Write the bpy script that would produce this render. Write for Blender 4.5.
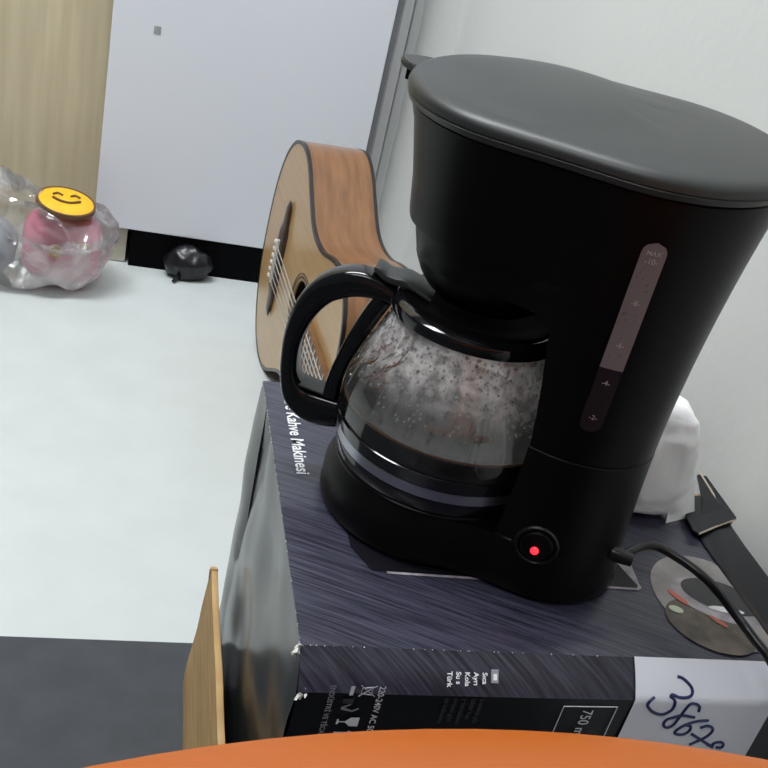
import bpy, bmesh, math, random
from mathutils import Vector, Matrix, noise
random.seed(7)
sc = bpy.context.scene
COL = sc.collection
for o in list(bpy.data.objects): bpy.data.objects.remove(o)

# ---------------------------------------------------------------- camera, light, exposure
cd = bpy.data.cameras.new('camera'); cam = bpy.data.objects.new('camera', cd); COL.objects.link(cam)
R = Matrix(((0.95890825, -0.10794233, -0.26238028), (-0.17720288, 0.49437122, -0.8509972), (0.22157188, 0.86252278, 0.45492895)))
R = Matrix(((R[0][0], R[0][1], R[0][2]), (R[1][0], R[1][1], R[1][2]), (R[2][0], R[2][1], R[2][2])))
cam.matrix_world = Matrix.Translation((0, 0, .68)) @ R.to_4x4()
cd.sensor_width = 36; cd.sensor_fit = 'HORIZONTAL'; cd.lens = 36 * 960 / 768; cd.clip_start = .02
sc.camera = cam
w = bpy.data.worlds.new('world'); sc.world = w; w.use_nodes = True
w.node_tree.nodes['Background'].inputs[0].default_value = (.80, .88, 1.0, 1)
w.node_tree.nodes['Background'].inputs[1].default_value = .13
sc.view_settings.view_transform = 'Standard'; sc.view_settings.look = 'None'
sc.view_settings.gamma = 1; sc.view_settings.use_curve_mapping = False
sc.view_settings.exposure = 0.0

def area(name, loc, size, power, target, col=(.93, .97, 1.0)):
    l = bpy.data.lights.new(name, 'AREA'); l.shape = 'RECTANGLE'; l.size, l.size_y = size; l.energy = power; l.color = col
    o = bpy.data.objects.new(name, l); COL.objects.link(o); o.location = loc
    o.rotation_euler = (Vector(target) - Vector(loc)).to_track_quat('-Z', 'Y').to_euler()
    return o
area('ceiling_lamp', (-.55, .9, 2.42), (1.2, .5), 43, (-.55, .9, 0))
area('ceiling_lamp', (-.9, -.6, 2.42), (1.2, .5), 5, (-.9, -.6, 0))

# ---------------------------------------------------------------- materials
def new_mat(name):
    m = bpy.data.materials.new(name); m.use_nodes = True
    return m, m.node_tree.nodes, m.node_tree.links, m.node_tree.nodes['Principled BSDF']
def mat(name, col, rough=.5, metal=0, spec=.5, bump=0, bscale=200, emit=None, estr=1, coat=0, var=0, vscale=8):
    m, n, l, b = new_mat(name)
    b.inputs['Base Color'].default_value = (*col, 1); b.inputs['Roughness'].default_value = rough
    b.inputs['Metallic'].default_value = metal; b.inputs['Specular IOR Level'].default_value = spec
    b.inputs['Coat Weight'].default_value = coat
    if emit: b.inputs['Emission Color'].default_value = (*emit, 1); b.inputs['Emission Strength'].default_value = estr
    tc = n.new('ShaderNodeTexCoord')
    if bump:
        t = n.new('ShaderNodeTexNoise'); t.inputs['Scale'].default_value = bscale; t.inputs['Detail'].default_value = 4
        bp = n.new('ShaderNodeBump'); bp.inputs['Strength'].default_value = bump; bp.inputs['Distance'].default_value = .002
        l.new(tc.outputs['Object'], t.inputs[0]); l.new(t.outputs[0], bp.inputs['Height']); l.new(bp.outputs[0], b.inputs['Normal'])
    if var:
        t = n.new('ShaderNodeTexNoise'); t.inputs['Scale'].default_value = vscale; t.inputs['Detail'].default_value = 5
        r = n.new('ShaderNodeValToRGB'); r.color_ramp.elements[0].position = .3; r.color_ramp.elements[1].position = .7
        r.color_ramp.elements[0].color = (*[c * (1 - var) for c in col], 1); r.color_ramp.elements[1].color = (*[min(1, c * (1 + var)) for c in col], 1)
        l.new(tc.outputs['Object'], t.inputs[0]); l.new(t.outputs[0], r.inputs[0]); l.new(r.outputs[0], b.inputs['Base Color'])
    return m
def streak(name, c0, c1, rot, stretch, scale, rough, lo=.4, hi=.7, spec=.5, coords='Object', metal=0, croug=.2, coat=0, bump=0, detail=6):
    m, n, l, b = new_mat(name)
    tc = n.new('ShaderNodeTexCoord'); mp = n.new('ShaderNodeMapping'); mp.inputs['Rotation'].default_value = rot
    mp2 = n.new('ShaderNodeMapping'); mp2.inputs['Scale'].default_value = stretch
    t = n.new('ShaderNodeTexNoise'); t.inputs['Scale'].default_value = scale; t.inputs['Detail'].default_value = detail
    r = n.new('ShaderNodeValToRGB'); r.color_ramp.elements[0].position = lo; r.color_ramp.elements[1].position = hi
    r.color_ramp.elements[0].color = (*c0, 1); r.color_ramp.elements[1].color = (*c1, 1)
    l.new(tc.outputs[coords], mp.inputs[0]); l.new(mp.outputs[0], mp2.inputs[0]); l.new(mp2.outputs[0], t.inputs[0]); l.new(t.outputs[0], r.inputs[0]); l.new(r.outputs[0], b.inputs['Base Color'])
    b.inputs['Roughness'].default_value = rough; b.inputs['Specular IOR Level'].default_value = spec; b.inputs['Metallic'].default_value = metal
    b.inputs['Coat Weight'].default_value = coat; b.inputs['Coat Roughness'].default_value = croug
    if bump:
        bp = n.new('ShaderNodeBump'); bp.inputs['Strength'].default_value = bump; bp.inputs['Distance'].default_value = .0005
        l.new(t.outputs[0], bp.inputs['Height']); l.new(bp.outputs[0], b.inputs['Normal'])
    return m
def clear(name, tint, gloss=.08, milk=.0, mcol=(.9, .9, .9), noise_scale=12, mlo=.4, mhi=.7, rough=.02, bump=0, zfog=None, milkmax=1):
    """thin clear sheet: transparent + fresnel gloss + a milky share that varies with noise"""
    m = bpy.data.materials.new(name); m.use_nodes = True; n = m.node_tree.nodes; l = m.node_tree.links; n.clear()
    out = n.new('ShaderNodeOutputMaterial'); tr = n.new('ShaderNodeBsdfTransparent'); tr.inputs[0].default_value = (*tint, 1)
    gl = n.new('ShaderNodeBsdfGlossy'); gl.inputs['Roughness'].default_value = rough
    df = n.new('ShaderNodeBsdfDiffuse'); df.inputs[0].default_value = (*mcol, 1)
    tl = n.new('ShaderNodeBsdfTranslucent'); tl.inputs[0].default_value = (*mcol, 1)
    md = n.new('ShaderNodeMixShader'); md.inputs[0].default_value = .4; l.new(df.outputs[0], md.inputs[1]); l.new(tl.outputs[0], md.inputs[2])
    m1 = n.new('ShaderNodeMixShader'); l.new(tr.outputs[0], m1.inputs[1]); l.new(md.outputs[0], m1.inputs[2])
    tc = n.new('ShaderNodeTexCoord'); t = n.new('ShaderNodeTexNoise'); t.inputs['Scale'].default_value = noise_scale; t.inputs['Detail'].default_value = 5
    l.new(tc.outputs['Object'], t.inputs[0])
    mr = n.new('ShaderNodeMapRange'); mr.inputs['From Min'].default_value = mlo; mr.inputs['From Max'].default_value = mhi
    mr.inputs['To Min'].default_value = milk; mr.inputs['To Max'].default_value = milkmax; l.new(t.outputs[0], mr.inputs[0])
    fac = mr.outputs[0]
    if zfog:
        sx = n.new('ShaderNodeSeparateXYZ'); l.new(tc.outputs['Object'], sx.inputs[0])
        z = n.new('ShaderNodeMapRange'); z.interpolation_type = 'SMOOTHSTEP'
        z.inputs['From Min'].default_value = zfog[0]; z.inputs['From Max'].default_value = zfog[1]; z.inputs['To Min'].default_value = zfog[2]; z.inputs['To Max'].default_value = zfog[3]
        l.new(sx.outputs[2], z.inputs[0]); mm = n.new('ShaderNodeMath'); mm.operation = 'MULTIPLY'; l.new(fac, mm.inputs[0]); l.new(z.outputs[0], mm.inputs[1]); fac = mm.outputs[0]
    l.new(fac, m1.inputs[0])
    fr = n.new('ShaderNodeLayerWeight'); fr.inputs[0].default_value = .35
    mf = n.new('ShaderNodeMapRange'); mf.inputs['To Min'].default_value = gloss; mf.inputs['To Max'].default_value = .8; l.new(fr.outputs[0], mf.inputs[0])
    m2 = n.new('ShaderNodeMixShader'); l.new(mf.outputs[0], m2.inputs[0]); l.new(m1.outputs[0], m2.inputs[1]); l.new(gl.outputs[0], m2.inputs[2])
    if bump:
        bp = n.new('ShaderNodeBump'); bp.inputs['Strength'].default_value = bump; bp.inputs['Distance'].default_value = .004; l.new(t.outputs[0], bp.inputs['Height'])
        for s in (gl, df): l.new(bp.outputs[0], s.inputs['Normal'])
    l.new(m2.outputs[0], out.inputs[0]); return m

M = {}
M['wall'] = mat('wall_paint', (.70, .71, .69), .7, bump=.25, bscale=60, var=.02, vscale=3)
M['floor'] = mat('floor_vinyl', (.545, .58, .575), .5, bump=.08, bscale=60, var=.03, vscale=14, spec=.3)
M['mat'] = mat('mat_grey', (.055, .06, .068), .75, bump=.4, bscale=150, var=.12, vscale=30, spec=.3)
M['body'] = mat('black_plastic', (.0028, .0023, .0027), .36, spec=.15, bump=.03, bscale=900)
M['lid'] = mat('lid_plastic', (.026, .029, .0285), .42, spec=.5, bump=.04, bscale=900)
M['gloss'] = mat('gloss_black', (.005, .005, .006), .09, spec=.5)
M['rubber'] = mat('black_rubber', (.004, .004, .0045), .28)
M['plate'] = mat('hot_plate', (.02, .02, .022), .3, metal=.3)
M['gaugeU'] = mat('gauge_clear', (.20, .165, .17), .5, spec=.3)
M['gaugeL'] = mat('gauge_water', (.022, .014, .018), .25, spec=.3)
M['mark'] = mat('mark_print', (.42, .38, .38), .5)
M['red'] = mat('indicator_red', (.8, .02, .03), .2, emit=(1, .03, .05), estr=1.6)
M['coffee'] = mat('coffee', (.010, .005, .003), .07, spec=.5)
M['dull'] = mat('dull_black', (.003, .003, .003), .35, spec=.06)
M['dull'].node_tree.nodes['Principled BSDF'].inputs['IOR'].default_value = 1.08
M['band'] = mat('steel_band', (.36, .36, .42), .28, metal=.9)
M['glass'] = clear('carafe_glass', (.87, .87, .87), .035, milk=.35, mcol=(.90, .85, .83), noise_scale=130, mlo=.36, mhi=.62, rough=.03, zfog=(.094, .128, .02, .95), milkmax=1)
M['drop'] = mat('droplet', (.75, .75, .75), .06, spec=1.0)
M['drop'].node_tree.nodes['Principled BSDF'].inputs['Transmission Weight'].default_value = .85
M['stain'] = mat('coffee_splash', (.14, .065, .03), .5)
M['boxtop'] = streak('carton_navy_streaks', (.008, .008, .017), (.082, .082, .125), (0, 0, math.radians(25)), (1.0, 36, 1), 22, .33, .34, .80, spec=.6, coat=.25)
M['boxfront'] = streak('carton_navy_front', (.007, .007, .014), (.062, .062, .092), (0, 0, math.radians(36)), (1.0, 26, 1), 22, .3, .36, .78, spec=.5)
M['boxblack'] = mat('carton_black', (.006, .006, .009), .3, spec=.4)
M['boxside'] = mat('carton_glossy_side', (.016, .019, .020), .22, spec=.24, coat=0, bump=.15, bscale=18)
M['kraft'] = streak('cardboard', (.36, .22, .095), (.58, .40, .20), (0, 0, 0), (3, 3, 60), 6, .8, .3, .75, spec=.2)
M['kraftedge'] = mat('cardboard_edge', (.30, .20, .11), .9, bump=.5, bscale=400, var=.3, vscale=200)
M['torn'] = mat('torn_cardboard_line', (.40, .35, .27), .9)
M['paper'] = mat('torn_paper', (.62, .60, .56), .9, var=.2, vscale=300)
M['print'] = mat('white_print', (.80, .80, .82), .5)
M['printdim'] = mat('grey_print', (.30, .30, .32), .5)
M['printdark'] = mat('faint_print', (.045, .047, .055), .5)
M['label'] = mat('label_paper', (.80, .81, .88), .28, spec=.5)
M['ink'] = mat('blue_ink', (.012, .022, .10), .4)
M['orange'] = mat('orange_plastic', (.40, .098, .014), .38, spec=.4, var=.05, vscale=4)
M['steel'] = mat('steel_tube', (.5, .5, .5), .25, metal=1)
M['spruce'] = streak('guitar_top_wood', (.40, .225, .085), (.50, .30, .125), (0, 0, 0), (60, 1.5, 1.5), 4, .25, .3, .7, spec=.5, coat=.5)
M['spruce'] = streak('guitar_top_wood', (.43, .255, .10), (.52, .33, .145), (0, 0, 0), (1.5, 70, 1.5), 4, .3, .3, .7, spec=.4, coat=.4)
M['mahog'] = streak('guitar_side_wood', (.165, .070, .026), (.275, .130, .054), (0, 0, 0), (1.5, 6, 22), 5, .28, .3, .7, spec=.4, coat=.4)
M['binding'] = mat('guitar_binding', (.018, .012, .010), .25)
M['rosewood'] = mat('rosewood', (.045, .027, .02), .4, var=.3, vscale=60)
M['fretboard'] = mat('fretboard_wood', (.16, .075, .03), .4, var=.3, vscale=60)
M['bone'] = mat('bone_white', (.75, .72, .66), .3)
M['string'] = mat('string', (.62, .60, .56), .3, metal=.6)
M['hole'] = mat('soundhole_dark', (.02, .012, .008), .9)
M['cab'] = mat('cabinet_white', (.70, .715, .765), .4, spec=.3)
M['alu'] = mat('aluminium_strip', (.50, .51, .52), .32, metal=.75)
M['alud'] = mat('grey_seal', (.15, .155, .165), .5)
M['black'] = mat('gap_shade_black', (.002, .002, .0025), .6, spec=.05)  # black that paints the deep shade of the cabinet's gap
M['beech'] = streak('wood_laminate', (.47, .40, .265), (.60, .52, .36), (0, 0, 0), (22, 22, 1.6), 2.5, .5, .3, .72, spec=.3)
M['cream'] = mat('cream_edge', (.52, .49, .40), .5)
M['sticker'] = mat('old_sticker', (.30, .31, .31), .7, var=.3, vscale=200)
M['clearbag'] = clear('clear_plastic_bag', (.97, .97, .98), .10, milk=.10, mcol=(.95, .96, .98), noise_scale=11, mlo=.48, mhi=.66, rough=.16, bump=.5, milkmax=.75)
M['pink'] = mat('pink_cloth', (.62, .17, .25), .8, var=.15, vscale=30)
M['pinkpale'] = mat('pale_pink_cloth', (.72, .45, .50), .8, var=.1, vscale=30)
M['yellow'] = mat('yellow_cloth', (.86, .50, .02), .55, var=.08, vscale=30)
M['brownrim'] = mat('brown_rim', (.13, .06, .025), .6)
M['gold'] = mat('gold_button', (.62, .36, .06), .35, metal=.4)
M['greycl'] = mat('grey_cloth', (.30, .32, .36), .8, var=.2, vscale=20)
M['whitebag'] = mat('white_plastic_bag', (.96, .97, .97), .5, spec=.3, bump=.3, bscale=45)
M['whitebag'].node_tree.nodes['Principled BSDF'].inputs['Subsurface Weight'].default_value = .15
M['whitebag'].node_tree.nodes['Principled BSDF'].inputs['Subsurface Radius'].default_value = (.02, .02, .02)
M['blackbag'] = mat('black_plastic_bag', (.006, .006, .008), .32, spec=.5, bump=.6, bscale=60)
M['lamp'] = mat('lamp_diffuser', (.9, .9, .9), .5, emit=(.95, .98, 1), estr=7)
M['ceil'] = mat('ceiling_paint', (.6, .6, .6), .8)
M['blob1'] = mat('picture_grey', (.27, .25, .24), .3, var=.35, vscale=35); M['blob2'] = mat('picture_dark', (.03, .03, .034), .25)
M['blob3'] = mat('picture_brown', (.10, .08, .065), .3, var=.6, vscale=60); M['blob4'] = mat('picture_red', (.55, .14, .09), .3)
M['blob5'] = mat('picture_cream', (.58, .62, .45), .3); M['blob6'] = mat('picture_silver', (.36, .33, .36), .3, var=.5, vscale=70)

# ---------------------------------------------------------------- helpers
def thing(name, label, cat, loc=(0, 0, 0), group=None):
    o = bpy.data.objects.new(name, None); COL.objects.link(o); o.location = loc; o.empty_display_size = .05
    o['label'] = label; o['category'] = cat
    if group: o['group'] = group
    bpy.context.view_layer.update()
    return o
ORG = {}
def org(o):
    if o is None: return Vector((0, 0, 0))
    return Vector(o.location) + org(o.parent)
def part(name, bm, m, parent=None, smooth=True, label=None, kind=None, loc=None, auto=35):
    """bm holds world coordinates; the object's origin sits at its parent's origin (or at loc)"""
    me = bpy.data.meshes.new(name)
    off = org(parent) + (Vector(loc) if loc is not None else Vector((0, 0, 0)))
    bmesh.ops.translate(bm, verts=bm.verts, vec=-off)
    bmesh.ops.recalc_face_normals(bm, faces=bm.faces)
    if smooth:
        for f in bm.faces: f.smooth = True
        for e in bm.edges:
            if len(e.link_faces) == 2 and e.calc_face_angle(0) > math.radians(auto): e.smooth = False
    bm.to_mesh(me); bm.free()
    for k in (m if isinstance(m, (list, tuple)) else [m]): me.materials.append(k)
    o = bpy.data.objects.new(name, me); COL.objects.link(o); o.parent = parent
    if loc is not None: o.location = loc
    if label: o['label'] = label
    if kind: o['kind'] = kind
    return o
def single(name, bm, m, label, cat, loc=(0, 0, 0), group=None, **k):
    o = part(name, bm, m, None, loc=loc, **k); o['label'] = label; o['category'] = cat
    if group: o['group'] = group
    return o
def BM(): return bmesh.new()
def box(bm, x0, x1, y0, y1, z0, z1, bev=0, seg=2, mi=0):
    r = bmesh.ops.create_cube(bm, size=1); vs = r['verts']
    for v in vs: v.co = Vector((x0 + (v.co.x + .5) * (x1 - x0), y0 + (v.co.y + .5) * (y1 - y0), z0 + (v.co.z + .5) * (z1 - z0)))
    if bev:
        es = list({e for v in vs for e in v.link_edges})
        bmesh.ops.bevel(bm, geom=es, offset=bev, segments=seg, affect='EDGES', profile=.5)
    return bm
def loft(bm, rings, cap0=True, cap1=True):
    prev = None; first = None
    for rg in rings:
        vs = [bm.verts.new(p) for p in rg]
        if prev:
            n = len(vs)
            for i in range(n): bm.faces.new((prev[i], prev[(i + 1) % n], vs[(i + 1) % n], vs[i]))
        else: first = vs
        prev = vs
    if cap0: bm.faces.new(first[::-1])
    if cap1: bm.faces.new(prev)
    return bm
def lathe(bm, prof, c, n=64, cap0=True, cap1=True, u=Vector((1, 0, 0)), v=Vector((0, 1, 0)), ax=Vector((0, 0, 1))):
    c = Vector(c)
    return loft(bm, [[c + u * (r * math.cos(2 * math.pi * i / n)) + v * (r * math.sin(2 * math.pi * i / n)) + ax * z for i in range(n)] for r, z in prof], cap0, cap1)
def catmull(pts, k=6, closed=False):
    P = [Vector(p) for p in pts]; n = len(P); out = []
    for i in range(n if closed else n - 1):
        p0 = P[(i - 1) % n] if closed or i > 0 else P[0] * 2 - P[1]
        p1 = P[i]; p2 = P[(i + 1) % n]; p3 = P[(i + 2) % n] if closed or i + 2 < n else P[-1] * 2 - P[-2]
        for j in range(k):
            t = j / k
            out.append(.5 * ((2 * p1) + (p2 - p0) * t + (2 * p0 - 5 * p1 + 4 * p2 - p3) * t * t + (3 * p1 - p0 - 3 * p2 + p3) * t ** 3))
    if not closed: out.append(P[-1])
    return out
def tube(bm, pts, r, n=10, up=Vector((0, 0, 1)), sect=None):
    """sweep; r number or list; sect: list of (a,b) unit offsets (a along side, b along 'up-ish')"""
    rings = []; m = len(pts); pts = [Vector(p) for p in pts]; side = None
    for i, p in enumerate(pts):
        d = (pts[min(i + 1, m - 1)] - pts[max(i - 1, 0)]).normalized()
        if side is None:
            side = d.cross(up);
            if side.length < 1e-4: side = d.cross(Vector((1, 0, 0)))
        side = (side - d * side.dot(d)).normalized(); nn = side.cross(d).normalized()
        ri = r[i] if isinstance(r, list) else r
        if not isinstance(ri, (list, tuple)): ri = (ri, ri)
        S = sect or [(math.cos(2 * math.pi * j / n), math.sin(2 * math.pi * j / n)) for j in range(n)]
        rings.append([p + side * (ri[0] * a_) + nn * (ri[1] * b_) for a_, b_ in S])
    return loft(bm, rings)
def sqs(e=.45, n=20):
    o = []
    for j in range(n):
        t = 2 * math.pi * j / n; c, s = math.cos(t), math.sin(t)
        o.append((math.copysign(abs(c) ** e, c), math.copysign(abs(s) ** e, s)))
    return o
def poly(bm, pts, th=0):
    """flat polygon, optionally thickened by the vector th"""
    P = [Vector(p) for p in pts]
    f = bm.faces.new([bm.verts.new(p) for p in P])
    if th:
        th = Vector(th); g = [bm.verts.new(p + th) for p in P]; bm.faces.new(g[::-1]); n = len(P); vs = list(f.verts)
        for i in range(n): bm.faces.new((vs[i], vs[(i + 1) % n], g[(i + 1) % n], g[i]))
    return bm
def text_bm(s, size, o, ex, ey, bold=0, align='LEFT', sx=1, shear=0):
    c = bpy.data.curves.new('t', 'FONT'); c.body = s; c.size = size; c.align_x = align; c.offset = bold; c.resolution_u = 3; c.shear = shear; c.extrude = 0
    ob = bpy.data.objects.new('t', c); COL.objects.link(ob)
    dg = bpy.context.evaluated_depsgraph_get(); me = bpy.data.meshes.new_from_object(ob.evaluated_get(dg))
    bm = BM(); bm.from_mesh(me); bpy.data.objects.remove(ob); bpy.data.curves.remove(c); bpy.data.meshes.remove(me)
    ex = Vector(ex); ey = Vector(ey); o = Vector(o)
    for v in bm.verts: v.co = o + ex * (v.co.x * sx) + ey * v.co.y
    return bm
def boolean(bm, cutter):
    me = bpy.data.meshes.new('b'); bmesh.ops.recalc_face_normals(bm, faces=bm.faces); bm.to_mesh(me); bm.free(); ob = bpy.data.objects.new('b', me); COL.objects.link(ob)
    mc = bpy.data.meshes.new('c'); bmesh.ops.recalc_face_normals(cutter, faces=cutter.faces); cutter.to_mesh(mc); cutter.free(); oc = bpy.data.objects.new('c', mc); COL.objects.link(oc)
    md = ob.modifiers.new('b', 'BOOLEAN'); md.operation = 'DIFFERENCE'; md.object = oc; md.solver = 'EXACT'
    dg = bpy.context.evaluated_depsgraph_get(); res = bpy.data.meshes.new_from_object(ob.evaluated_get(dg))
    out = BM(); out.from_mesh(res)
    bpy.data.objects.remove(ob); bpy.data.objects.remove(oc)
    return out
def crumple(bm, amp, sc_, seed=0, amp2=0, sc2=60):
    bm.normal_update(); d = {}
    for v in bm.verts:
        n_ = noise.noise(v.co * sc_ + Vector((seed, 0, 0))); k = (1 - abs(n_) * 2.5)
        d[v] = v.normal * (amp * k + amp2 * noise.noise(v.co * sc2 + Vector((0, seed, 0))))
    for v, q in d.items(): v.co += q
    return bm
def struct(name, bm, m, **k):
    o = part(name, bm, m, None, **k); o['kind'] = 'structure'; return o

# ---------------------------------------------------------------- setting
WX = .476
struct('floor', box(BM(), -2.2, WX, -1.6, 1.92, -.05, 0), M['floor'], smooth=False)
struct('wall_right', box(BM(), WX, WX + .08, -1.6, 1.92, 0, 2.6), M['wall'], smooth=False)
struct('wall_back', box(BM(), -2.2, WX + .08, 1.92, 2.0, 0, 2.6), M['wall'], smooth=False)
struct('wall_return', box(BM(), .4045, WX + .002, 1.632, 1.925, 0, 2.6), M['wall'], smooth=False)
struct('ceiling', box(BM(), -2.2, WX + .08, -1.6, 2.0, 2.6, 2.65), M['ceil'], smooth=False)
for x, y, nm in ((-.55, .9, 'white ceiling lamp over the middle of the room'), (-.9, -.6, 'white ceiling lamp nearer the seat end of the room')):
    t = thing('ceiling_light', nm, 'light', (x, y, 2.6), 'ceiling lamps')
    part('lamp_frame', box(BM(), x - .64, x + .64, y - .29, y + .29, 2.5, 2.6, .006), M['cab'], t, smooth=False)
    part('diffuser', box(BM(), x - .6, x + .6, y - .25, y + .25, 2.485, 2.5, .004), M['lamp'], t, smooth=False)
single('floor_mat', box(BM(), -2.1, .46, -1.5, .697, 0, .003, .001), M['mat'], 'dark grey floor mat with a straight edge on the white floor', 'mat', smooth=False)

# wardrobe of beige wood laminate, on the left behind
t = thing('wardrobe', 'beige wood-grain wardrobe standing behind the clear bag', 'wardrobe', (-.6, 1.68, 0))
part('door_panel', box(BM(), -1.15, -.052, 1.64, 1.66, .004, 1.95, .002), M['beech'], t, smooth=False)
part('carcass', box(BM(), -1.15, -.026, 1.66, 1.90, .002, 1.95), M['cream'], t, smooth=False)
part('edge_strip', box(BM(), -.052, -.018, 1.612, 1.66, .002, .0664), M['cream'], t, smooth=False, label='cream foot block')
# white cabinet
t = thing('white_cabinet', 'tall white cabinet with grey metal edge strip, raised over a black gap', 'cabinet', (.15, 1.7, 0))
part('door_panel', box(BM(), -.074, .3585, 1.6, 1.622, .0665, 1.7, .0015), M['cab'], t, smooth=False, label='blank white door panel')
part('carcass', box(BM(), -.01, .398, 1.6225, 1.9, .0665, 1.7), M['alud'], t, smooth=False)
part('gap_shade', box(BM(), -.012, .398, 1.602, 1.9, .0, .0664), M['black'], t, smooth=False, label='black block painting the shade of the gap')  # solid black block added so the gap under the door looks fully shaded
part('edge_seal', box(BM(), .3585, .367, 1.603, 1.6225, .0665, 1.7), M['alud'], t, smooth=False)
part('edge_strip', box(BM(), .367, .385, 1.598, 1.6225, .0665, 1.7, .003), M['alu'], t, smooth=False, label='bright metal edge strip')
part('edge_strip', box(BM(), .386, .404, 1.606, 1.6225, .0665, 1.7, .003), M['alu'], t, smooth=False, label='outer metal edge strip')
part('sticker', box(BM(), -.0105, .0, 1.5994, 1.6, .392, .404), M['sticker'], t, smooth=False, label='small worn grey sticker')

# black bag under the cabinet
bm = BM(); bmesh.ops.create_icosphere(bm, subdivisions=4, radius=1)
for v in bm.verts:
    v.co = Vector((v.co.x * .040, v.co.y * .026, v.co.z * .030)); 
    if v.co.z < -.024: v.co.z = -.024
    v.co += Vector((.088, 1.583, .0265))
crumple(bm, .003, 40, 3, .003, 90)
for v in bm.verts: v.co.z = max(v.co.z, .0012); v.co.y = min(v.co.y, 1.6)
tube(bm, catmull([(.076, 1.568, .012), (.070, 1.556, .006), (.066, 1.549, .0045)], 4), [.004] * 6 + [.003] * 3, 8)
single('black_bag', bm, M['blackbag'], 'small crumpled black bag sticking out from under the white cabinet', 'bag', loc=(.088, 1.6, 0))

# ---------------------------------------------------------------- clear bag with pink things
BL = Vector((-.118, 1.490, 0))
bm = BM(); bmesh.ops.create_icosphere(bm, subdivisions=4, radius=1)
for v in bm.verts:
    c = v.co; s = .55
    c = Vector([math.copysign(abs(k) ** s, k) for k in c]); v.co = BL + Vector((.004, .005, .064)) + Vector((c.x * .058, c.y * .036, c.z * .054))
crumple(bm, .002, 25, 5)
t = thing('pink_pouch', 'pink padded pouch with two gold buttons inside the clear bag', 'pouch', BL)
part('pouch_body', bm, M['pink'], t)
for px, pz, r in ((-.1195, .070, .0115), (-.077, .080, .010)):
    part('button', lathe(BM(), [(0.0005, 0), (r, 0), (r, .002), (r * .75, .0035), (r * .7, .002), (r * .35, .002), (r * .3, .004), (.0005, .0045)], (px, 1.4525, pz), 20, u=Vector((1, 0, 0)), v=Vector((0, 0, 1)), ax=Vector((0, -1, 0))), M['gold'], t)
# smiling yellow disc
ax_ = Vector((.10, -.14, .97)).normalized(); u_ = Vector((1, 0, 0)).cross(ax_).normalized(); v_ = ax_.cross(u_).normalized()
cc = Vector((-.112, 1.487, .1385))
t = thing('yellow_face_cushion', 'round yellow cushion with a drawn face and brown rim on the pink pouch', 'cushion', cc)
part('cushion', lathe(BM(), [(.0005, -.006), (.034, -.006), (.042, -.002), (.042, .002), (.034, .006), (.0005, .008)], cc, 40, u=u_, v=v_, ax=ax_), M['yellow'], t)
part('rim', lathe(BM(), [(.0412, -.004), (.0448, -.004), (.0448, .003), (.0412, .003), (.0412, -.004)], cc, 40, False, False, u=u_, v=v_, ax=ax_), M['brownrim'], t)
ey_ = (Vector((1, .15, 0)) - ax_ * ax_.dot(Vector((1, .15, 0)))).normalized(); up_ = ax_.cross(ey_)
up_ = up_ if up_.y > 0 else -up_
def fp(x, y, h=.0085): return cc + ey_ * x + up_ * y + ax_ * h
for s in (-1, 1): part('eye_mark', tube(BM(), catmull([fp(s * .013 - .007, .006), fp(s * .013, .011), fp(s * .013 + .007, .006)], 5), .0016, 6), M['brownrim'], t)
part('mouth_mark', tube(BM(), catmull([fp(-.021, -.004), fp(-.01, -.012), (fp(.004, -.014)), fp(.02, -.006)], 6), .0019, 6), M['brownrim'], t)
bm = BM(); bmesh.ops.create_icosphere(bm, subdivisions=3, radius=1)
for v in bm.verts: v.co = Vector((-.220, 1.500, .0488)) + Vector((v.co.x * .037, v.co.y * .042, v.co.z * .045))
crumple(bm, .005, 30, 2, .003, 70)
single('grey_bundle', bm, M['greycl'], 'grey bundle at the left end inside the clear bag', 'bundle', loc=(-.22, 1.50, 0))
bm = BM(); bmesh.ops.create_icosphere(bm, subdivisions=6, radius=1)
for v in bm.verts:
    c = Vector([math.copysign(abs(k) ** .75, k) for k in v.co])
    p = Vector((-.158, 1.500, .076)) + Vector((c.x * .122, c.y * .074, c.z * .075))
    p.z -= .020 * math.exp(-((p.x + .105) / .06) ** 2) * (1 if p.z > .09 else 0)
    p.z += .018 * math.exp(-((p.x + .23) / .03) ** 2) * (1 if p.z > .07 else 0)
    v.co = p
bm.normal_update()
for v in bm.verts:
    q = v.co * 14 + Vector((3.1, 0, 0)); k = abs(noise.noise(q)); k2 = abs(noise.noise(v.co * 36))
    v.co += v.normal * (.010 * (1 - 3 * k) + .0022 * (1 - 3 * k2))
    v.co.z = max(v.co.z, .0012); v.co.y = min(v.co.y, 1.607)
single('clear_plastic_bag', bm, M['clearbag'], 'crumpled clear plastic bag on the white floor holding pink and yellow things', 'bag', loc=(-.158, 1.50, 0))

# ---------------------------------------------------------------- guitar (on its side, sound board to the left)
GP = Vector((0.19949277, 1.28452908, 0.17321973)); GS = .94993852; GL = 0.94573923
Gu = Vector((0.10232917, -0.9894336, -0.10271264)); Gv = Vector((0.00745631, -0.10248884, 0.99470621)); Gn = Vector((-0.99472265, -0.10255332, -0.00311008))
GP = GP + Vector((0, 0, .0012))
def G(u, v, n=0): return GP + Gu * (u * GS) + Gv * (v * GS) + Gn * (n * GS)
H = [(-.12, 0), (-.119, .03), (-.115, .065), (-.105, .1), (-.085, .138), (-.055, .167), (-.02, .181), (.015, .182), (.05, .170), (.085, .148), (.12, .127), (.15, .118), (.18, .117), (.21, .122), (.24, .132), (.27, .139), (.3, .138), (.325, .128), (.345, .108), (.358, .08), (.364, .045), (.366, 0)]
H = [(u if u < 0 else u * GL, v) for u, v in H]
full = H + [(u, -v) for u, v in H[-2:0:-1]]
GO = [(p.x, p.y) for p in catmull([Vector((u, v, 0)) for u, v in full], 4, True)]
GD = .0952
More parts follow.
